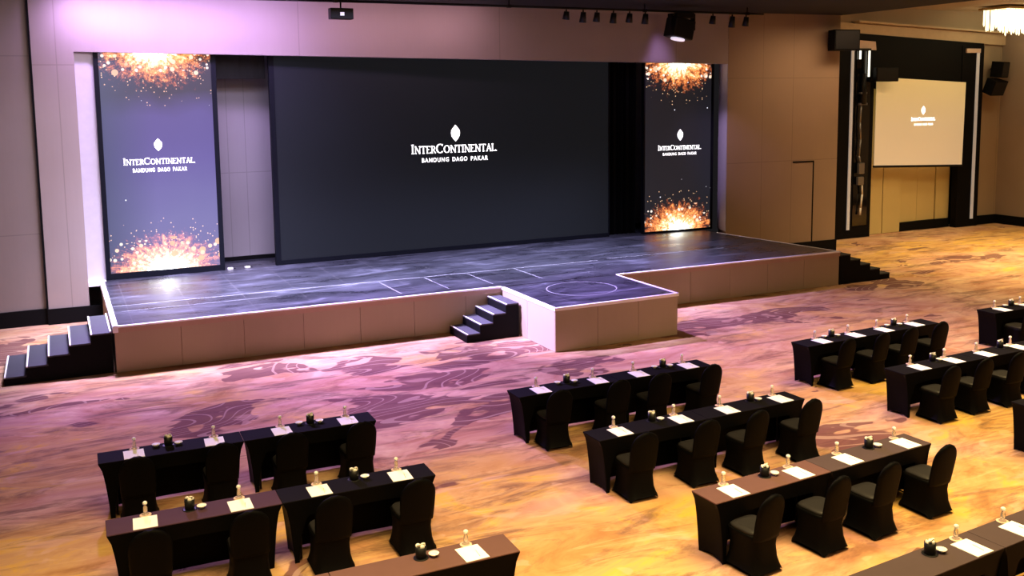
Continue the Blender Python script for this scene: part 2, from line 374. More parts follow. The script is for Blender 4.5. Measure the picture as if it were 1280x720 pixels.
fascia(bm, (XL-.02, FY(XL)-.025), (9.17, FY(9.17)-.025), SH-.028, SH+.006, .075); fascia(bm, (12.27, FY(12.27)-.025), (XR+.01, FY(XR)-.025), SH-.028, SH+.006, .075)
obj('edge_trim', bm, TRIMW, stage)
bm = BM(); fascia(bm, (XL-.02, FW(XL)-.06), (XL-.02, FY(XL)-.02), SH-.12, SH+.006, .10); obj('edge_trim', bm, TRIMW, stage)
bm = BM(); fascia(bm, (XR+.01, FY(XR)), (XRB, FW(XRB)-.06), SH-.03, SH+.006, .06); obj('edge_trim', bm, TRIMW, stage)
bm = BM(); box(bm, .58, .99, FW(.8)+.005, .25, SH-.1, SH+.003); obj('end_ledge', bm, TRIMW, stage)
bm = BM()
def tape(bm, p, q, w, z=SH+.0012):
    p, q = Vector(p), Vector(q); u = (q-p).normalized(); n = Vector((-u.y, u.x))*w/2
    a, b, c, d = p-n, q-n, q+n, p+n
    hexa(bm, [(v.x, v.y, z) for v in (a, b, c, d)], [(v.x, v.y, z+.003) for v in (a, b, c, d)])
tape(bm, (.97, -3.30), (12.9, -3.56), .035); tape(bm, (13.3, -3.44), (17.1, -3.58), .03)
for xx in (6.85, 8.0, 9.12, 10.45): tape(bm, (xx, -3.55), (xx+.02, -5.05), .025)
tape(bm, (1.1, -3.9), (4.4, -3.95), .02)
obj('floor_tape', bm, TAPE, stage)

plat = thing('stage_platform', 'square platform in front of the long stage, white circle on its black top', 'platform', (0, 0, 0))
PX0, PX1, PY = 9.17, 12.27, -7.98
PB = lambda x: FY(x)-.05
bm = BM(); prism(bm, [(PX0+.03, PY+.03), (PX1-.03, PY+.03), (PX1-.03, PB(PX1)+.02), (PX0+.03, PB(PX0)+.02)], SH-.08, SH); obj('deck', bm, DECK, plat)
bm = BM(); skirt_run(bm, (PX0+.01, PY+.01), (PX1-.01, PY+.01), .01, SH-.06, 3, gap=.004); obj('front_skirt', bm, SKIRT, plat)
bm = BM(); skirt_run(bm, (PX0+.01, PB(PX0)), (PX0+.01, PY+.02), .01, SH-.06, 2, gap=.004); obj('side_skirt', bm, SKIRT, plat)
bm = BM(); skirt_run(bm, (PX1-.01, PY+.02), (PX1-.01, PB(PX1)), .01, SH-.06, 2, gap=.004); obj('side_skirt', bm, SKIRT, plat)
for k_, (p, q) in enumerate((((PX0-.01, PY-.01), (PX1+.01, PY-.01)), ((PX0-.01, PB(PX0)), (PX0-.01, PY+.051)), ((PX1+.01, PY+.051), (PX1+.01, PB(PX1))))):
    bm = BM(); fascia(bm, p, q, SH-.06+.001*k_, SH+.006+.001*k_, .06); obj('edge_trim', bm, TRIMW, plat)
bm = BM()
cx, cy = 10.68, -6.5
for k in range(40):
    a0, a1 = 2*PI*k/40, 2*PI*(k+1)/40
    ro, ri = .82, .80
    P = [(cx+r*math.cos(a), cy+r*math.sin(a)*.92) for a, r in ((a0, ri), (a0, ro), (a1, ro), (a1, ri))]
    hexa(bm, [(x, y, SH+.001) for x, y in P], [(x, y, SH+.004) for x, y in P])
obj('circle_mark', bm, TAPE, plat)

# ------------------------------------------------------------------ stairs
def stairs(label, name, x0, dx, y0, y1, n, rise, group=None):
    """steps climbing along +x (dx>0) or -x (dx<0) from x0"""
    t = thing(name, label, 'stairs', (x0, (y0+y1)/2, 0))
    hy = (y1-y0)/2
    top = x0+dx*n
    for i in range(n):
        a, b = dx*i, dx*n
        a, b = min(a, b), max(a, b)
        bm = BM(); z = rise*(i+1)
        e0, e1 = (dx*i, dx*(i+1)); lo, hi = min(e0, e1), max(e0, e1)
        box(bm, lo, hi, -hy, hy, z-.03, z, bev=.004); st = obj('tread', bm, TREAD, t)
        bm = BM(); w = .03*(1 if dx > 0 else -1); l2, h2 = min(e0, e0+w), max(e0, e0+w)
        box(bm, l2, h2, -hy-.002, hy+.002, z-.012, z+.006); obj('nosing', bm, NOSE, st)
    bm = BM()
    # closed black carcass under the treads
    pts = [(0, 0)]
    for i in range(n): pts += [(dx*i, rise*(i+1)-.031), (dx*(i+1), rise*(i+1)-.031)]
    pts += [(dx*n, 0)]
    cl = []
    for p in pts:
        if not cl or p != cl[-1]: cl.append(p)
    A = [bm.verts.new((x, -hy+.01, z)) for x, z in cl]; B = [bm.verts.new((x, hy-.01, z)) for x, z in cl]
    bm.faces.new(A); bm.faces.new(B[::-1])
    for i in range(len(cl)): bm.faces.new([A[i], B[i], B[(i+1) % len(cl)], A[(i+1) % len(cl)]])
    obj('carcass', bm, BLACK, t)
    return t
TREAD = plain('charcoal_tread_carpet', (.045, .043, .055), .8)
st1 = stairs('black steps with white nosings climbing to the left end of the stage', 'stage_stairs', -1.10, .385, -5.15, -3.42, 5, .162)
bm = BM(); box(bm, 1.885, 1.915, -.865, .865, .812, .84); obj('nosing', bm, NOSE, st1)
stairs('small black steps with white nosings in the corner between stage and square platform', 'stage_stairs', 7.86, .315, -6.42, -5.46, 4, .19)
TREAD = plain('dark_tread_carpet', (.012, .012, .014), .8)
NOSE_ = NOSE; NOSE = BLACK
stairs('all-black steps going down from the right end of the stage', 'stage_stairs', 21.35, -.38, -5.62, -4.2, 5, .165)
NOSE = NOSE_

# ------------------------------------------------------------------ lettering
def pen(bm, p, q, w, mi=0, w2=None, d=.004):
    p, q = Vector(p), Vector(q); u = (q-p); 
    if u.length < 1e-6: return
    u.normalize(); n = Vector((-u.y, u.x))*w/2
    P = [p-n, q-n, q+n, p+n]
    hexa(bm, [(v.x, 0, v.y) for v in P], [(v.x, -d, v.y) for v in P], mi)
def arc(bm, cx, cz, rx, rz, a0, a1, w, mi=0, n=14, thin=.45):
    for i in range(n):
        a, b = a0+(a1-a0)*i/n, a0+(a1-a0)*(i+1)/n
        ww = w*(thin+(1-thin)*abs(math.cos((a+b)/2)))
        pen(bm, (cx+rx*math.cos(a), cz+rz*math.sin(a)), (cx+rx*math.cos(b+.02), cz+rz*math.sin(b+.02)), ww, mi)
def glyph(bm, ch, x, z, h, mi=0):
    """serif capital; returns advance"""
    T, t = .155*h, .075*h; s = .16*h
    def P(a, b, w): pen(bm, (x+a[0]*h, z+a[1]*h), (x+b[0]*h, z+b[1]*h), w, mi)
    def ser(cx, cz): P((cx-.15, cz), (cx+.15, cz), t)
    if ch == 'I': P((.17, 0), (.17, 1), T); ser(.17, .03); ser(.17, .97); return .38*h
    if ch == 'N':
        P((.15, 0), (.15, 1), t*1.2); P((.12, 1), (.74, 0), T); P((.74, 0), (.74, 1), t*1.2); ser(.15, .03); ser(.74, .97); P((0, .97), (.2, .97), t); return .90*h
    if ch == 'T':
        P((.36, 0), (.36, 1), T); P((.0, .96), (.72, .96), t*1.2); P((.02, .98), (.02, .80), t); P((.70, .98), (.70, .80), t); ser(.36, .03); return .76*h
    if ch == 'E':
        P((.14, 0), (.14, 1), T); P((0, .96), (.56, .96), t); P((0, .04), (.60, .04), t); P((.14, .52), (.45, .52), t); P((.56, .98), (.56, .80), t); P((.60, 0), (.60, .2), t); return .68*h
    if ch == 'R':
        P((.14, 0), (.14, 1), T); ser(.14, .03); P((0, .96), (.3, .96), t); P((.14, .5), (.32, .5), t)
        arc(bm, x+.30*h, z+.73*h, .23*h, .23*h, -PI/2, PI/2, T, mi, 8); P((.28, .5), (.66, 0), T); return .72*h
    if ch == 'C': arc(bm, x+.48*h, z+.5*h, .40*h, .47*h, PI*.24, PI*1.76, T*1.1, mi, 18); P((.76, .98), (.76, .76), t); return .90*h
    if ch == 'O': arc(bm, x+.46*h, z+.5*h, .38*h, .47*h, 0, 2*PI, T*1.1, mi, 22); return .96*h
    if ch == 'A':
        P((.12, 0), (.42, 1), t*1.2); P((.40, 1), (.72, 0), T); P((.22, .34), (.6, .34), t); ser(.12, .03); ser(.72, .03); return .84*h
    if ch == 'L': P((.14, 0), (.14, 1), T); ser(.14, .97); P((0, .04), (.56, .04), t); P((.58, 0), (.58, .22), t); return .66*h
    if ch == '.': P((0, .06), (.13, .06), .13*h); return .2*h
    return .3*h
def wordmark(bm, x0, x1, z0, mi=0):
    probe = bmesh.new(); x = 0
    seq = [('I', 1.12)]+[(c, .92) for c in 'NTER']+[('C', 1.12)]+[(c, .92) for c in 'ONTINENTAL']+[('.', .92)]
    for c, k in seq: x += glyph(probe, c, 0, 0, k)
    probe.free(); sc = (x1-x0)/x; x = x0
    for c, k in seq: x += glyph(bm, c, x, z0, k*sc, mi)
def small_text(bm, txt, x0, x1, z0, hgt, d=-.004):
    cu = bpy.data.curves.new('tmp', 'FONT'); cu.body = txt; cu.size = 1; cu.space_character = 1.25; cu.offset = .02; cu.extrude = 0
    o = bpy.data.objects.new('tmp', cu); COL.objects.link(o)
    dg = bpy.context.evaluated_depsgraph_get(); me = bpy.data.meshes.new_from_object(o.evaluated_get(dg))
    xs = [v.co.x for v in me.vertices]; ys = [v.co.y for v in me.vertices]
    sx = (x1-x0)/(max(xs)-min(xs)); sy = hgt/(max(ys)-min(ys)); mx, my = min(xs), min(ys)
    for v in me.vertices:
        v.co = Vector((x0+(v.co.x-mx)*sx, d, z0+(v.co.y-my)*sy))
    bm.from_mesh(me)
    bpy.data.objects.remove(o); bpy.data.curves.remove(cu); bpy.data.meshes.remove(me)
def logo(d, x0, x1, z0, sx0, sx1, sz, sh, cx, cz, w, h, yo=-.0125):
    bm = BM(); wordmark(bm, x0, x1, z0); g = obj('lettering', bm, WHITEGLOW, d); g.location = (0, yo, 0)
    W_ = sx1-sx0
    for a, b, word in ((0, .40, 'BANDUNG'), (.455, .68, 'DAGO'), (.735, 1, 'PAKAR')):
        bm = BM(); small_text(bm, word, sx0+a*W_, sx0+b*W_, sz, sh); g = obj('lettering', bm, WHITEGLOW, d); g.location = (0, yo, 0)
    bm = BM(); emblem(bm, cx, cz, w, h); g = obj('emblem', bm, WHITEGLOW, d); g.location = (0, yo, 0)
def emblem(bm, cx, cz, w, h, ring=False):
    prof = [(0, .5), (.24, .34), (.47, .17), (.5, 0), (.45, -.18), (.24, -.36), (0, -.5), (-.24, -.36), (-.45, -.18), (-.5, 0), (-.47, .17), (-.24, .34)]
    a = [bm.verts.new((cx+x*w, 0, cz+z*h)) for x, z in prof]; b = [bm.verts.new((cx+x*w, -.005, cz+z*h)) for x, z in prof]
    bm.faces.new(b)
    for i in range(12): bm.faces.new([a[i], a[(i+1) % 12], b[(i+1) % 12], b[i]])

# ------------------------------------------------------------------ LED screens
def screen_thing(name, label, p, q, z0, h, fr, mat, depth=.12, z1b=None):
    """p,q: bottom corners (x,y). local x runs along the screen, local -y faces the room"""
    p, q = Vector(p), Vector(q); w = (q-p).length; a = math.atan2(q.y-p.y, q.x-p.x)
    t = thing(name, label, 'screen', (p.x, p.y, z0), a)
    bm = BM(); box(bm, 0, w, .0, depth, 0, h); 
    obj('cabinet', bm, FRAMEM, t)
    bm = BM(); l, r, b, tp = fr
    box(bm, 0, l, -.03, 0, 0, h); box(bm, w-r, w, -.03, 0, 0, h); box(bm, l, w-r, -.03, 0, 0, b); box(bm, l, w-r, -.03, 0, h-tp, h)
    obj('frame', bm, FRAMEM, t)
    bm = BM(); W, H = w-l-r, h-b-tp
    box(bm, 0, W, -.012, 0, 0, H); d = obj('display', bm, mat(W, H), t); d.location = (l, -.001, b)
    return t, d, W, H

Lm = lambda W, H: led_mat('left_led_picture', W, H, [(0, (.16, .145, .31)), (.22, (.145, .135, .32)), (.5, (.10, .08, .27)), (.69, (.08, .06, .22)), (.80, (.016, .016, .026)), (.9, (.010, .010, .013)), (1, (.006, .006, .008))], side=(.045, .06, .12), burst=1.35)
tL, dL, W, H = screen_thing('led_screen', 'tall lit screen at the left of the stage, gold sparks and white lettering on violet', (1.00, .02), (3.84, -.02), .945, 5.75, (.11, .12, .15, .05), Lm)
logo(dL, .43, 2.13, 2.66, .64, 1.92, 2.47, .10, 1.26, 3.14, .19, .31)

Mm = lambda W, H: plain('main_led_face', (.012, .014, .017), .7, emit=(.0045, .0055, .0065), es=1, spec=.12, var=.03, vs=.4)
tM, dM, W, H = screen_thing('led_screen', 'widest screen, dark face with white lettering, at the middle of the stage', (5.17, .0), (15.44, -.10), .945, 5.72, (.13, .03, .12, .03), Mm)
LX = 5.17+.13
logo(dM, 9.02-LX, 11.66-LX, 2.68, 9.33-LX, 11.36-LX, 2.43, .125, 10.36-LX, 3.23, .27, .47)

Rm = lambda W, H: led_mat('right_led_picture', W, H, [(0, (.012, .012, .016)), (.5, (.0085, .009, .013)), (1, (.006, .006, .008))], burst=1.35, seed=4.0)
tR, dR, W, H = screen_thing('led_screen', 'tall lit screen at the right of the stage, gold sparks and white lettering on black', (16.62, -.22), (19.22, -.33), .945, 5.45, (.05, .09, .06, .02), Rm)
logo(dR, .48, 2.10, 2.55, .66, 1.92, 2.38, .09, 1.30, 3.02, .21, .36)

# black drape right of main screen
bm = BM(); N = 26
xs = [15.50+(16.62-15.50)*i/N for i in range(N+1)]
for a, b in zip(range(N), range(1, N+1)):
    ya, yb = .18+.05*math.sin(a*1.7), .18+.05*math.sin(b*1.7)
    hexa(bm, [(xs[a], ya, .95), (xs[b], yb, .95), (xs[b], yb+.02, .95), (xs[a], ya+.02, .95)], [(xs[a], ya, 6.9), (xs[b], yb, 6.9), (xs[b], yb+.02, 6.9), (xs[a], ya+.02, 6.9)])
tag(obj('stage_curtain', bm, CLOTH), 'black curtain hanging between the widest screen and the right screen', 'curtain')
bm = BM(); N = 8
for i in range(N):
    x0, x1 = 3.9+i*.16, 3.9+(i+1)*.16; y0, y1 = .5+.02*math.sin(i*2), .5+.02*math.sin(i*2+2)
    hexa(bm, [(x0, y0, 5.86), (x1, y1, 5.86), (x1, y1+.02, 5.86), (x0, y0+.02, 5.86)], [(x0, y0, 7.2), (x1, y1, 7.2), (x1, y1+.02, 7.2), (x0, y0+.02, 7.2)])
tag(obj('curtain_pelmet', bm, plain('charcoal_pelmet', (.02, .02, .021), .9)), 'short charcoal pelmet above the gap between left screen and widest screen', 'curtain')
# small white things on the deck in the gap
for k, x in enumerate((3.98, 4.42)):
    t = thing('cable_clip_box', ('small pale box on the stage deck next to the left screen' if k == 0 else 'small pale box on the stage deck next to the widest screen'), 'box', (x, .02, SH+.001), .2*k, 'small boxes on the stage deck')
    bm = BM(); box(bm, -.07, .07, -.04, .04, 0, .045, bev=.008); obj('body', bm, WHITE, t)
    bm = BM(); tube(bm, (.07, 0, .02), (.14, .02, .01), .008); obj('cable_stub', bm, BLACKM, t)

# ------------------------------------------------------------------ projection side (right)
portal = thing('portal_frame', 'tall black portal around the projection screen, white strips down both jambs', 'frame', (0, 0, 0))
bm = BM(); box(bm, 25.04, 27.0, RY-.16, RY+.1, 0, 7.05); obj('jamb', bm, BLACK, portal)
bm = BM(); box(bm, 31.55, 32.75, RY-.16, RY+.1, 0, 6.98); obj('jamb', bm, BLACK, portal)
bm = BM(); hexa(bm, [(25.04, RY-.14, 5.7), (32.75, RY-.14, 5.5), (32.75, RY+.2, 5.5), (25.04, RY+.2, 5.7)], [(25.04, RY-.14, 7.42), (32.75, RY-.14, 7.08), (32.75, RY+.2, 7.08), (25.04, RY+.2, 7.42)])
obj('header_panel', bm, BLACK, portal)
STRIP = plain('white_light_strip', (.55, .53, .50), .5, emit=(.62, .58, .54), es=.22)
bm = BM(); box(bm, 25.84, 25.97, RY-.19, RY-.16, .32, 6.75); obj('light_strip', bm, STRIP, portal)
bm = BM(); box(bm, 32.33, 32.48, RY-.19, RY-.16, .30, 6.72); obj('light_strip', bm, STRIP, portal)
CAP = plain('tan_cap', (.6, .45, .38), .6)
bm = BM(); hexa(bm, [(25.95, RY-.22, 6.80), (27.0, RY-.22, 6.78), (27.0, RY-.14, 6.78), (25.95, RY-.14, 6.80)], [(26.15, RY-.22, 7.12), (26.95, RY-.22, 7.08), (26.95, RY-.14, 7.08), (26.15, RY-.14, 7.12)]); obj('cap_plate', bm, CAP, portal)
bm = BM(); box(bm, 31.72, 32.48, RY-.22, RY-.16, 6.72, 6.88); obj('cap_plate', bm, CAP, portal)
bm = BM(); box(bm, 26.10, 26.80, RY-.185, RY-.165, .45, 6.74); obj('mirror_panel', bm, GLOSSBLK, portal)
# added glowing tubes stand in for reflected lights; hoist in the left jamb
t = thing('reflection_tubes', 'two glowing tubes standing for reflected lights, high in the black left jamb of the portal', 'light reflection', (26.42, RY-.26, 5.83))
REFLGLOW = plain('warm_reflection_glow', (.8, .8, .7), .5, emit=(1, .95, .75), es=1.6)
bm = BM(); tube(bm, (-.24, 0, .62), (-.24, 0, .92), .035, mi=0); obj('tube', bm, REFLGLOW, t)
bm = BM(); tube(bm, (.20, 0, .0), (.20, 0, .92), .035); obj('tube', bm, REFLGLOW, t)
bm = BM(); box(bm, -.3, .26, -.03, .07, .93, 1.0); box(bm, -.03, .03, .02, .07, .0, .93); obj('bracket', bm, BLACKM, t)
GREYM = plain('grey_metal', (.25, .24, .24), .35, .6)
t = thing('chain_hoist', 'grey hoist and hanging cable inside the black left jamb of the portal', 'hoist', (26.38, RY-.27, 0))
bm = BM(); tube(bm, (.0, 0, 5.95), (-.02, 0, 4.85), .07, r2=.13); obj('motor', bm, BLACKM, t)
bm = BM(); box(bm, -.2, .16, -.05, .05, 4.82, 4.90); box(bm, -.17, .13, -.05, .05, 5.22, 5.28); obj('hook_plate', bm, GREYM, t)
bm = BM()
pts = [(-.1, 4.8), (-.13, 4.2), (-.08, 3.6), (-.13, 3.0), (-.06, 2.75)]
for a, b in zip(pts, pts[1:]): tube(bm, (a[0], 0, a[1]), (b[0], 0, b[1]), .035)
obj('cable', bm, GREYM, t)
bm = BM(); box(bm, -.17, .1, -.07, .05, 2.35, 2.75, bev=.03); box(bm, -.2, .08, -.07, .05, 1.95, 2.25, bev=.03); obj('control_box', bm, GREYM, t)
bm = BM()
pts = [(.05, 2.0), (.08, 1.6), (.02, 1.1), (.0, .85)]
for a, b in zip(pts, pts[1:]): tube(bm, (a[0], 0, a[1]), (b[0], 0, b[1]), .035)
obj('cable', bm, WHITE, t)

# movable partition
PANELM = plain('cream_partition_panel', (.62, .50, .22), .7, var=.05, vs=1.5)
part = thing('partition_wall', 'cream folding partition of tall panels below the projection screen', 'partition', (26.95, RY+.25, 0))
px_ = [0, .98, 1.92, 2.93, 3.92, 4.70]
for i in range(5):
    bm = BM(); z0 = .01 if i < 2 else .34; dy = -.12 if i < 2 else (.03 if i % 2 else 0.0)
    box(bm, px_[i]+.022, px_[i+1]-.022, dy, dy+.08, z0, 5.4, bev=.008); obj('panel', bm, PANELM, part)
bm = BM(); box(bm, 1.93, 4.6, -.10, .1, 0, .335); obj('plinth', bm, BLACK, part)

t = thing('projection_screen', 'cream projection screen with small white logo in the black portal at right', 'screen', (27.03, RY-.25, 0))
bm = BM(); hexa(bm, [(0, 0, 2.62), (4.62, 0, 2.46), (4.62, .02, 2.46), (0, .02, 2.62)], [(0, 0, 5.82), (4.66, 0, 5.60), (4.66, .02, 5.60), (0, .02, 5.82)])
PSM = bpy.data.materials.new('projected_cream'); nt = NT(PSM)
nt.col(nt.mix(nt.noise(None, .6, 2), (.75, .66, .46), (.78, .68, .48)))
nt.l.new(nt.ramp(nt.m('DIVIDE', nt.m('SUBTRACT', nt.z, 2.4), 3.4), [(0, (.60, .47, .31)), (.5, (.60, .47, .27)), (1, (.53, .40, .13))]), nt.bsdf.inputs['Emission Color'])
nt.bsdf.inputs['Emission Strength'].default_value = .42; nt.bsdf.inputs['Roughness'].default_value = .8
obj('fabric', bm, PSM, t)
bm = BM(); hexa(bm, [(-.02, -.02, 2.54), (4.64, -.02, 2.38), (4.64, .04, 2.38), (-.02, .04, 2.54)], [(-.02, -.02, 2.62), (4.64, -.02, 2.46), (4.64, .04, 2.46), (-.02, .04, 2.62)]); obj('bottom_bar', bm, BLACKM, t)
logo(t, 1.80, 3.08, 4.20, 1.97, 2.95, 4.02, .075, 2.42, 4.58, .2, .32, -.002)

SPK = (23.32, -1.66, 6.96)
def speaker(label, loc, w, h, d, rz=0, tilt=0, group=None, bracket=True):
    t = thing('loudspeaker', label, 'speaker', loc, rz, group)
    t.rotation_euler = (tilt, 0, rz)
    bm = BM(); hexa(bm, [(-w/2, -d/2, -h/2), (w/2, -d/2, -h/2), (w*.36, d/2, -h/2), (-w*.36, d/2, -h/2)], [(-w/2, -d/2, h/2), (w/2, -d/2, h/2), (w*.36, d/2, h/2), (-w*.36, d/2, h/2)], bev=.02)
    obj('cabinet', bm, BLACK, t)
    bm = BM(); box(bm, -w*.46, w*.46, -d/2-.012, -d/2-.001, -h*.44, h*.44, bev=.004); obj('grille', bm, BLACKM, t)
    if bracket:
        bm = BM(); tube(bm, (0, d/2-.02, 0), (0, d/2+.10, .0), .03); obj('bracket', bm, BLACKM, t)
    return t
speaker('upper of the two black loudspeakers on the brown wall right of the portal', (33.30, .12, 6.08), .80, .60, .45, .35, .1, 'black wall loudspeakers')
speaker('lower of the two black loudspeakers on the brown wall right of the portal', (33.05, .12, 5.42), .85, .58, .45, .1, .35, 'black wall loudspeakers')
speaker('black loudspeaker hung at the top left corner of the black portal', SPK, 1.0, .66, .5, -.1, 0)
t = speaker('black box hung over the top left corner of the projection screen', (27.12, RY-.50, 5.90), 1.10, .50, .3, 0, 0)

# ------------------------------------------------------------------ rig above the stage
bar = thing('lighting_bar', 'black lighting bar with clamps above the front of the stage', 'bar', (11.9, -2.5, 7.62))
bm = BM(); tube(bm, (-6.5, 0, 0), (7.4, 0, 0), .03, 10); obj('pipe', bm, BLACKM, bar)
for x in (-5.6, -1, 3.2, 6.8):
    bm = BM(); tube(bm, (x, 0, 0), (x, 0, .18), .02); box(bm, x-.05, x+.05, -.04, .04, -.04, .04); obj('hanger', bm, BLACKM, bar)
t = thing('moving_head_light', 'large black moving head light tilted down above the right end of the stage', 'stage light', (16.35, -2.5, 7.60))
bm = BM(); box(bm, -.30, .30, -.2, .2, -.16, -.02, bev=.02); obj('base', bm, BLACKM, t)
bm = BM(); box(bm, -.42, -.36, -.08, .08, -.5, -.06); box(bm, .36, .42, -.08, .08, -.5, -.06); box(bm, -.42, .42, -.08, .08, -.10, -.04); obj('yoke', bm, BLACKM, t)
bm = BM(); R = Matrix.Rotation(.22, 3, 'Y')
box(bm, -.34, .34, -.26, .26, -.36, .20, bev=.05)
bmesh.ops.transform(bm, matrix=Matrix.Translation((-.05, 0, -.38))@R.to_4x4(), verts=bm.verts[:]); hd = obj('head', bm, BLACKM, t)
bm = BM(); lathe(bm, [(.20, 0), (.20, .04), (.16, .045)], 0, 0, 0, 20); bmesh.ops.transform(bm, matrix=Matrix.Translation((-.05, 0, -.38))@R.to_4x4()@Matrix.Translation((0, 0, -.40)), verts=bm.verts[:])
obj('lens', bm, plain('lit_lens', (.5, .5, .5), .2, emit=(.9, .8, 1), es=.8), hd)
for k, (x, d) in enumerate(((12.6, .06), (13.12, .13), (13.55, .1), (14.08, .13), (14.6, .1), (15.12, .13), (17.45, .08), (18.15, .17), (18.66, .12))):
    nm = ('first', 'second', 'third', 'fourth', 'fifth', 'sixth', 'seventh', 'eighth', 'ninth')[k]
    t = thing('spotlight', 'small black spotlight on the bar over the stage, %s from the left' % nm, 'stage light', (x, -2.5, 7.588), 0, 'small spotlights over the stage')
    bm = BM(); tube(bm, (0, -.02, -.06), (0, .03, -.20-d), .07, 12, r2=.10); obj('can', bm, BLACKM, t)
    bm = BM(); tube(bm, (0, 0, .0), (0, 0, -.09), .02); obj('clamp', bm, BLACKM, t)
t = thing('stage_wash_light', 'flat black wash light at the top edge above the widest screen', 'stage light', (6.42, -2.5, 7.468))
bm = BM(); box(bm, -.28, .28, -.12, .12, -.28, -.02, bev=.02); obj('housing', bm, BLACKM, t)
bm = BM(); box(bm, -.05, .05, -.125, -.12, -.2, -.12); obj('indicator', bm, WHITE, t)
bm = BM(); tube(bm, (0, 0, -.03), (0, 0, .12), .02); obj('clamp', bm, BLACKM, t)

# chandelier over the right hall
ch = thing('chandelier', 'bright crystal rod chandelier at the top right corner', 'chandelier', (31.78, -1.4, 7.38))
CRY = plain('lit_crystal', (.9, .85, .7), .2, emit=(1, .87, .50), es=2.4)
bm = BM(); box(bm, -1.0, 2.1, -.6, .6, .78, .86); box(bm, -.03, .03, -.03, .03, .86, .92); box(bm, 1.1, 1.16, -.03, .03, .86, .92); obj('frame', bm, GOLDM, ch)
rnd = random.Random(5)
for i in range(24):
    for j in range(3):
        x = -.95+i*.13+rnd.uniform(-.02, .02); y = -.5+j*.45; z0 = -.0+rnd.uniform(-.1, .12) - (.0 if i > 6 else -.12)
        bm = BM(); tube(bm, (x, y, z0+.05), (x, y, .78), .03, 6); tube(bm, (x, y, z0-.02), (x, y, z0+.05), .008, 6, r2=.03); obj('crystal_rod', bm, CRY, ch)

# ------------------------------------------------------------------ table furniture
TW = .415
def cover(bm, L, w=TW, h=.75, ins=.115):
    """stretch cover: solid top, closed ends and far side, arched open near side"""
    NX, NZ = 20, 8
    def lvl(t):            # t 1 top .. 0 floor : inset in x and y
        k = 1-t
        return ins*(k**.55 if k > 0 else 0)*(1.15-.15*k), .03*math.sin(PI*min(1, k*.9))+.012*k
    def face(fn, nu, hem, mi):
        grid = {}
        for j in range(NZ+1):
            for i in range(nu+1):
                u = i/nu; z0 = hem(u); z = z0+(h-z0)*(j/NZ); grid[i, j] = bm.verts.new(fn(u, z))
        for j in range(NZ):
            for i in range(nu):
                f = bm.faces.new([grid[i, j], grid[i+1, j], grid[i+1, j+1], grid[i, j+1]]); f.material_index = mi; f.smooth = True
    def ends(z): return lvl(z/h)
    def hem_far(u): return .028*math.sin(PI*u)**.5 if 0 < u < 1 else 0
    def hem_near(u):
        e = min(u, 1-u)*L
        if e < .07: return 0
        return min(.53, .53*((e-.07)/.16)**.5) if e < .23 else .53+.03*math.sin(PI*u)
    def hem_end(u): return .05*math.sin(PI*u)
    def bow(u, z): return .0
    face(lambda u, z: (ends(z)[0]+u*(L-2*ends(z)[0]), -ends(z)[1]*.6, z), 40, hem_far, 0)
    face(lambda u, z: (ends(z)[0]+u*(L-2*ends(z)[0]), -w+ends(z)[1]*.6, z), 60, hem_near, 0)
    face(lambda u, z: (ends(z)[0]+.02*math.sin(PI*u)*(1-z/h), -u*w, z), 8, hem_end, 0)
    face(lambda u, z: (L-ends(z)[0]-.02*math.sin(PI*u)*(1-z/h), -u*w, z), 8, hem_end, 0)
def make_table(name, label, x, y, a, L, topmat, group):
    t = thing(name, label, 'table', (x, y, 0), a, group)
    bm = BM(); box(bm, 0, L, -TW, 0, .735, .752, bev=.006); obj('table_top', bm, topmat, t)
    bm = BM(); cover(bm, L, h=.742); bmesh.ops.remove_doubles(bm, verts=bm.verts[:], dist=.0005)
    c = obj('cloth_cover', bm, CLOTH, t, smooth=True)
    for xx in (.20, L-.20):
        bm = BM()
        for yy in (-.07, -TW+.07): tube(bm, (xx, yy, .02), (xx, yy, .735), .014)
        tube(bm, (xx, -.07, .05), (xx, -TW+.07, .05), .012)
        obj('leg', bm, BLACKM, t)
    return t

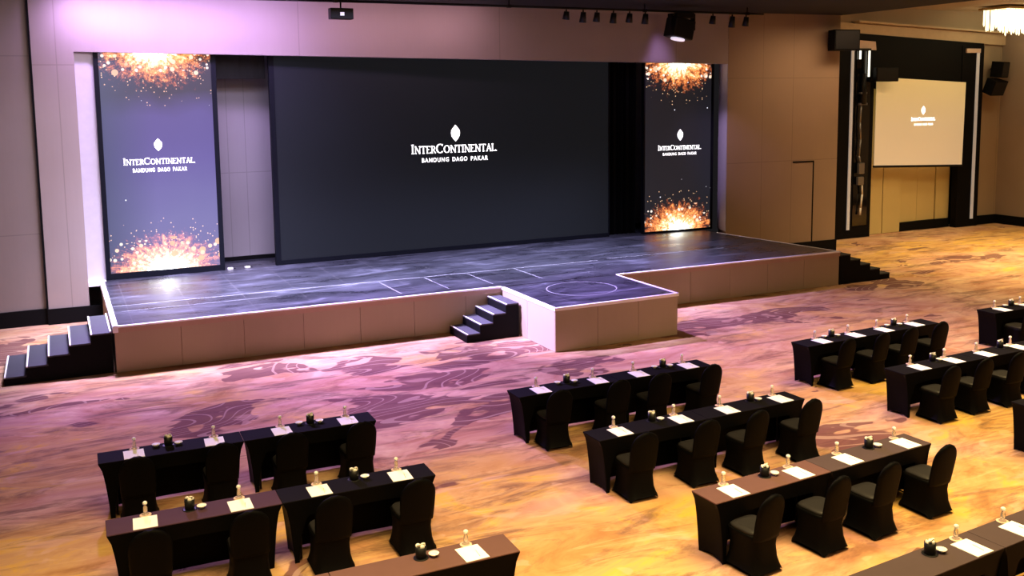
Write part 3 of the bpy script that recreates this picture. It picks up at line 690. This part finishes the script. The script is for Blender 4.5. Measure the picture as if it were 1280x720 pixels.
def make_chair(label, loc, a, group):
    t = thing('banquet_chair', label, 'chair', loc, a, group)
    # stretch skirt: rings of a superellipse, pinched at mid height, pointed feet
    bm = BM(); n = 32; rings = []
    for z, wx, wy, e, oy in ((0, .235, .262, .30, -.01), (.06, .222, .248, .36, -.01), (.16, .206, .228, .46, -.005), (.30, .200, .216, .50, 0), (.42, .212, .218, .42, 0), (.458, .218, .222, .40, 0), (.470, .205, .210, .40, 0)):
        r = []
        for i in range(n):
            th = 2*PI*(i+.5)/n; c, s = math.cos(th), math.sin(th)
            x = wx*math.copysign(abs(c)**e, c); y = wy*math.copysign(abs(s)**e, s)+oy
            zz = z
            if z < .1:   # hem arches up between the feet
                dd = min(abs(abs(c)-abs(s))*1.4, 1); zz = z+(.055 if z == 0 else .02)*dd
            r.append(bm.verts.new((x, y, zz)))
        rings.append(r)
    for p, q in zip(rings, rings[1:]):
        for i in range(n): bm.faces.new([p[i], p[(i+1) % n], q[(i+1) % n], q[i]]).smooth = True
    bm.faces.new(rings[-1])
    obj('chair_skirt', bm, CLOTH, t)
    bm = BM(); rr = []
    for z, k in ((.462, .93), (.485, .96), (.502, .88), (.508, .6)):
        rr.append([bm.verts.new((.215*k*math.copysign(abs(math.cos(2*PI*(i+.5)/24))**.45, math.cos(2*PI*(i+.5)/24)), .215*k*math.copysign(abs(math.sin(2*PI*(i+.5)/24))**.45, math.sin(2*PI*(i+.5)/24)), z)) for i in range(24)])
    for p, q in zip(rr, rr[1:]):
        for i in range(24): bm.faces.new([p[i], p[(i+1) % 24], q[(i+1) % 24], q[i]]).smooth = True
    bm.faces.new(rr[-1]); bm.faces.new(rr[0][::-1])
    obj('seat', bm, SEATM, t)
    # reclined back with a round head
    bm = BM(); prof = []
    for k in range(15):
        u = k/14; z = .40+.55*u
        hw = .205+.012*math.sin(PI*u*.9)
        if u > .62: hw *= math.sqrt(max(0.0, 1-((u-.62)/.385)**2))
        hw = max(hw, .03)
        yc = -.205-.105*u; th = .030*(1-.35*u)
        m = 12; ring = []
        for i in range(m):
            a_ = 2*PI*i/m
            ring.append(bm.verts.new((hw*math.copysign(abs(math.cos(a_))**.6, math.cos(a_)), yc+th*math.sin(a_)-.018*math.cos(a_*0)*0+(.02*(abs(math.cos(a_))**2)), z)))
        prof.append(ring)
    for p, q in zip(prof, prof[1:]):
        for i in range(12): bm.faces.new([p[i], p[(i+1) % 12], q[(i+1) % 12], q[i]]).smooth = True
    bm.faces.new(prof[-1]); bm.faces.new(prof[0][::-1])
    obj('backrest', bm, CLOTH, t)
    return t
SEATM = plain('black_seat_cloth', (.017, .016, .019), .5, spec=.2)

def dup(root, loc, a, label, group=None):
    r = root.copy(); COL.objects.link(r); r.location = loc; r.rotation_euler = (0, 0, a); r['label'] = label
    if group: r['group'] = group
    for c0 in list(root.children):
        c = c0.copy(); COL.objects.link(c); c.parent = r
        for d0 in c0.children:
            d = d0.copy(); COL.objects.link(d); d.parent = c
    return r

def make_paper(label, loc, a, group):
    t = thing('notepad', label, 'notepad', loc, a, group)
    bm = BM(); box(bm, -.125, .125, -.148, .148, 0, .006); obj('pad', bm, PAPER, t)
    bm = BM(); tube(bm, (.04, -.10, .010), (.055, .03, .010), .0035, 6); obj('pen', bm, WHITE, t)
    return t
def make_cup(label, loc, a, group):
    t = thing('condiment_cup', label, 'cup', loc, a, group)
    bm = BM(); lathe(bm, [(.047, .006), (.053, .010), (.056, .12), (.052, .12), (.046, .02)], n=18); obj('holder', bm, BLACKM, t)
    bm = BM()
    for i, (x, y, z) in enumerate(((.0, .0, .128), (.028, .012, .122), (-.026, .016, .124), (.008, -.030, .122), (-.024, -.014, .138), (.02, -.008, .145))):
        bmesh.ops.create_uvsphere(bm, u_segments=10, v_segments=6, radius=.024, matrix=Matrix.Translation((x, y, z))@Matrix.Rotation(.5*i, 4, 'X')@Matrix.Diagonal((1, 1, .5, 1)))
    obj('mints', bm, WHITE, t)
    bm = BM(); lathe(bm, [(.075, 0), (.078, .004), (.07, .006)], n=20); obj('tray', bm, BLACKM, t)
    return t
def make_bowl(label, loc, a, group):
    t = thing('small_bowl', label, 'bowl', loc, a, group)
    bm = BM(); lathe(bm, [(.022, 0), (.026, .008), (.050, .030), (.054, .038), (.048, .036), (.020, .012)], n=18); obj('dish', bm, PORC, t)
    bm = BM(); lathe(bm, [(.040, .024), (.038, .032), (.012, .036)], n=14); obj('mints', bm, WHITE, t)
    return t
def make_bottle(label, loc, a, group):
    t = thing('water_bottle', label, 'bottle', loc, a, group)
    bm = BM(); lathe(bm, [(.040, .004), (.040, .010), (.028, .016), (.024, .03), (.022, .09), (.014, .11), (.014, .12)], n=14); obj('glass_body', bm, BOTM, t)
    bm = BM(); lathe(bm, [(.018, .120), (.025, .126), (.025, .146), (.014, .156)], n=14); obj('cap', bm, WHITE, t)
    bm = BM(); lathe(bm, [(.062, .0), (.064, .004), (.05, .006)], n=18); obj('doily', bm, CREAM, t)
    return t
BOTM = bpy.data.materials.new('clear_bottle'); nt = NT(BOTM); nt.bsdf.inputs['Transmission Weight'].default_value = .8
nt.col(nt.mix(nt.noise(None, 5), (.85, .80, .74), (.95, .9, .86))); nt.bsdf.inputs['Roughness'].default_value = .12; nt.bsdf.inputs['Alpha'].default_value = 1.0

ORD = ('first', 'second', 'third', 'fourth')
ROWS = [ # key, phrase, x, y, angle, L of each of two tables, tops, papers x, cups x, bowls both sides, chairs
 ('L1', 'front row, left block', .28, -11.745, -.020, (1.815, 1.84), (TOPCLOTH, TOPCLOTH), (.71, 1.72, 2.62, 3.55), (1.15, 3.05), True, 4),
 ('L2', 'second row, left block', .27, -13.925, -.022, (1.85, 1.85), (BURGTOP, TOPCLOTH), (.66, 1.67, 2.57, 3.56), (1.14, 3.03), False, 4),
 ('L3', 'bottom-edge row, left block', .30, -16.10, -.02, (1.86, 1.86), (BROWNTOP, BROWNTOP), (3.55,), (3.06,), False, 0),
 ('R1', 'front row, middle block', 6.17, -11.855, .003, (1.82, 1.83), (TOPCLOTH, TOPCLOTH), (6.63, 7.67, 8.45, 9.44), (7.17, 9.02), True, 4),
 ('R2', 'second row, middle block', 6.29, -13.962, .022, (1.81, 1.82), (TOPCLOTH, TOPCLOTH), (6.73, 7.75, 8.58, 9.59), (7.35, 9.13), False, 4),
 ('R3', 'third row, middle block', 6.42, -16.19, .055, (1.81, 1.83), (BROWNTOP, GREYTOP), (6.83, 7.86, 8.70, 9.76), (7.44, 9.23), False, 4),
 ('R4', 'bottom-edge row, middle block', 6.50, -18.42, .07, (1.83, 1.83), (GREYTOP, GREYTOP), (8.05, 8.83), (7.58,), False, 0),
 ('F1', 'front row, right block', 12.04, -11.72, .040, (1.76, 1.76), (TOPCLOTH, TOPCLOTH), (12.56, 13.42, 14.20, 15.05), (12.94, 14.62), True, 4),
 ('F2', 'second row, right block', 12.20, -13.70, .020, (1.80, 1.80), (TOPCLOTH, TOPCLOTH), (12.73, 13.56, 14.38, 15.29), (13.22, 14.95), False, 4),
 ('F3', 'row at the right edge of the picture, behind the other rows of the right seating block', 12.48, -15.77, .0, (1.80,), (TOPCLOTH,), (), (), False, 0),
 ('F0', 'far right row, the furthest table from the left', 17.21, -11.56, .0, (1.80,), (TOPCLOTH,), (17.66, 18.46), (18.11,), True, 2),
]
proto = {}
def place(kind, maker, label, loc, a, group):
    if kind in proto: return dup(proto[kind], loc, a, label, group)
    proto[kind] = maker(label, loc, a, group); return proto[kind]
ZT = .7525
for key, phrase, x0, y0, a, Ls, tops, pps, cups, both, nch in ROWS:
    ca, sa = math.cos(a), math.sin(a)
    off = 0
    for k, (L, tm) in enumerate(zip(Ls, tops)):
        col = {'black_table_cloth': 'black', 'brown_table_top': 'brown', 'plum_grey_table_top': 'plum grey', 'burgundy_table_top': 'burgundy'}[tm.name]
        side = '' if len(Ls) == 1 else ('left half of the ' if k == 0 else 'right half of the ')
        lab = 'long %s-topped table with black cover, %s%s' % (col, side, phrase)
        if key == 'F3': lab = 'end of a black-covered table cut off by the right edge, below the other right rows'
        if key == 'F0': lab = 'black-covered narrow table furthest to the right, upper right edge of the picture'
        make_table('covered_table', lab, x0+off*ca, y0+off*sa, a, L-.006, tm, 'black-covered conference tables')
        off += L
    Y = lambda x: y0+(x-x0)*math.tan(a)
    short = {'L1': 'front row, left block', 'L2': 'second row, left block', 'L3': 'bottom-edge row, left block', 'R1': 'front row, middle block', 'R2': 'second row, middle block', 'R3': 'third row, middle block', 'R4': 'bottom-edge row, middle block', 'F1': 'front row, right block', 'F2': 'second row, right block', 'F0': 'far right table'}.get(key, '')
    rj = random.Random(key)
    for i, px in enumerate(pps):
        place('paper', make_paper, 'white notepad on %s table, %s from the left' % ('the', ORD[i])+', '+short, (px, Y(px)-TW+.158, ZT), a+rj.uniform(-.05, .05), 'white notepads on the tables')
        place('bottle', make_bottle, 'clear bottle with white cap behind the %s notepad, %s' % (ORD[i], short), (px+.02, Y(px)-.055, ZT), a+rj.uniform(0, 3), 'small water bottles on the tables')
    for i, px in enumerate(cups):
        w = 'left' if i == 0 and len(cups) > 1 else ('right' if len(cups) > 1 else 'only visible')
        place('cup', make_cup, 'black cup topped with small white items, %s one of the %s' % (w, short), (px, Y(px)-.12, ZT), a+rj.uniform(-.3, .3), 'black cups on the tables')
        place('bowl', make_bowl, 'small white bowl right of the black cup, %s cup, %s' % (w, short), (px+.125, Y(px)-.15, ZT), a, 'small white bowls on the tables')
        if both: place('bowl', make_bowl, 'small white bowl left of the black cup, %s cup, %s' % (w, short), (px-.155, Y(px)-.10, ZT), a, 'small white bowls on the tables')
    for i in range(nch):
        px = pps[i]; dx = .02
        place('chair', make_chair, 'black-covered banquet chair, %s from the left, %s' % (ORD[i], short), (px+dx-.01, Y(px)-TW-.19+rj.uniform(-.02, .02), 0), a+rj.uniform(-.05, .05), 'black-covered banquet chairs')

# ------------------------------------------------------------------ light
def spot(name, loc, tgt, col, e, ang, blend=.6, size=.15):
    l = bpy.data.lights.new(name, 'SPOT'); l.energy = e; l.color = col; l.spot_size = ang; l.spot_blend = blend; l.shadow_soft_size = size
    o = bpy.data.objects.new(name, l); COL.objects.link(o); o.location = loc
    o.rotation_euler = (Vector(tgt)-Vector(loc)).to_track_quat('-Z', 'Y').to_euler(); return o
def area(name, loc, tgt, col, e, sx, sy, spread=PI):
    l = bpy.data.lights.new(name, 'AREA'); l.shape = 'RECTANGLE'; l.size = sx; l.size_y = sy; l.energy = e; l.color = col; l.spread = spread
    o = bpy.data.objects.new(name, l); COL.objects.link(o); o.location = loc
    o.rotation_euler = (Vector(tgt)-Vector(loc)).to_track_quat('-Z', 'Y').to_euler(); return o
WARM = (1.0, .71, .29); PURP = (.55, .34, 1.0)
# ballroom downlights
area('house_light_left', (1.5, -17, 7.7), (1.5, -16.5, 0), WARM, 600, 7, 5, 1.5)
area('house_light_middle', (9, -17.5, 7.7), (9, -17, 0), WARM, 640, 7, 5, 1.5)
area('house_light_right', (16.5, -14, 7.7), (16.5, -14, 0), WARM, 500, 6, 5, 1.6)
area('hall_light_right', (28, -6, 8.2), (28, -5.5, 0), (1.0, .74, .36), 1250, 9, 8, 1.7)
area('front_of_house', (8, -24, 7.2), (10, -4, .6), (1.0, .66, .30), 135, 10, 1.5, 1.4)
# stage wash: violet heads on the bar throw light out over the carpet
spot('violet_head_one', (1.0, -3.2, 7.3), (2.6, -8.0, 0), PURP, 5600, 1.25, .9)
spot('violet_head_two', (4.5, -3.2, 7.3), (8.0, -8.6, 0), PURP, 7400, 1.3, .9)
spot('violet_head_three', (10.5, -3.2, 7.3), (14.0, -8.4, 0), PURP, 6000, 1.25, .9)
spot('platform_fill', (2.2, -6.0, 7.4), (9.6, -6.8, .6), (.60, .50, 1.0), 22000, .40, .8)  # extra spot added to brighten the left face of the platform
# stage top light
area('stage_wash', (8, -3.2, 7.5), (8, -2.9, 0), (.66, .64, 1.0), 1500, 15, 1.0, 1.2)
area('stage_wash_back', (3.4, -3.6, 7.4), (3.2, .3, 1.8), (.66, .60, 1.0), 150, 5, .5, 1.5)
# beams on the header
area('header_wash_left', (2.9, -1.5, 7.74), (3.2, FW(3), 6.5), (.64, .42, 1.0), 290, 5.4, .3, 2.4)
area('header_wash_middle', (8.4, -1.9, 7.74), (8.4, FW(8), 6.5), (.95, .55, .75), 45, 5.0, .3, 2.4)
spot('header_beam_right', (16.5, -2.6, 6.95), (16.3, FW(16), 6.30), (.58, .36, 1.0), 520, 1.1, .9)
area('front_wall_wash', (2, -6.5, 7.6), (-.2, -.1, 3), (.95, .76, .85), 115, 5, .5, 1.6)
spot('return_light_right', (15.6, -2.0, 5.9), (19.4, -.55, 3.4), (.72, .5, 1.0), 420, .62, .8)
area('stage_wash_left', (3.0, -2.6, 7.7), (3.0, -2.4, 0), (.74, .66, 1.0), 420, 4, 1.0, 1.2)
# wall washers
area('wall_washer_right', (22.5, -3.2, 7.6), (22.3, -1.2, 3), (1, .66, .38), 60, 4, .4, 2.2)
area('hall_wall_washer', (29, -2.6, 8.1), (29, .5, 3), (1, .74, .38), 60, 8, .4, 2.4)

w = bpy.data.worlds.new('dim_room'); S.world = w; w.use_nodes = True
w.node_tree.nodes['Background'].inputs[0].default_value = (.5, .45, .5, 1); w.node_tree.nodes['Background'].inputs[1].default_value = .02
S.view_settings.view_transform = 'Standard'; S.view_settings.look = 'None'; S.view_settings.exposure = 0; S.view_settings.gamma = 1; S.view_settings.use_curve_mapping = False
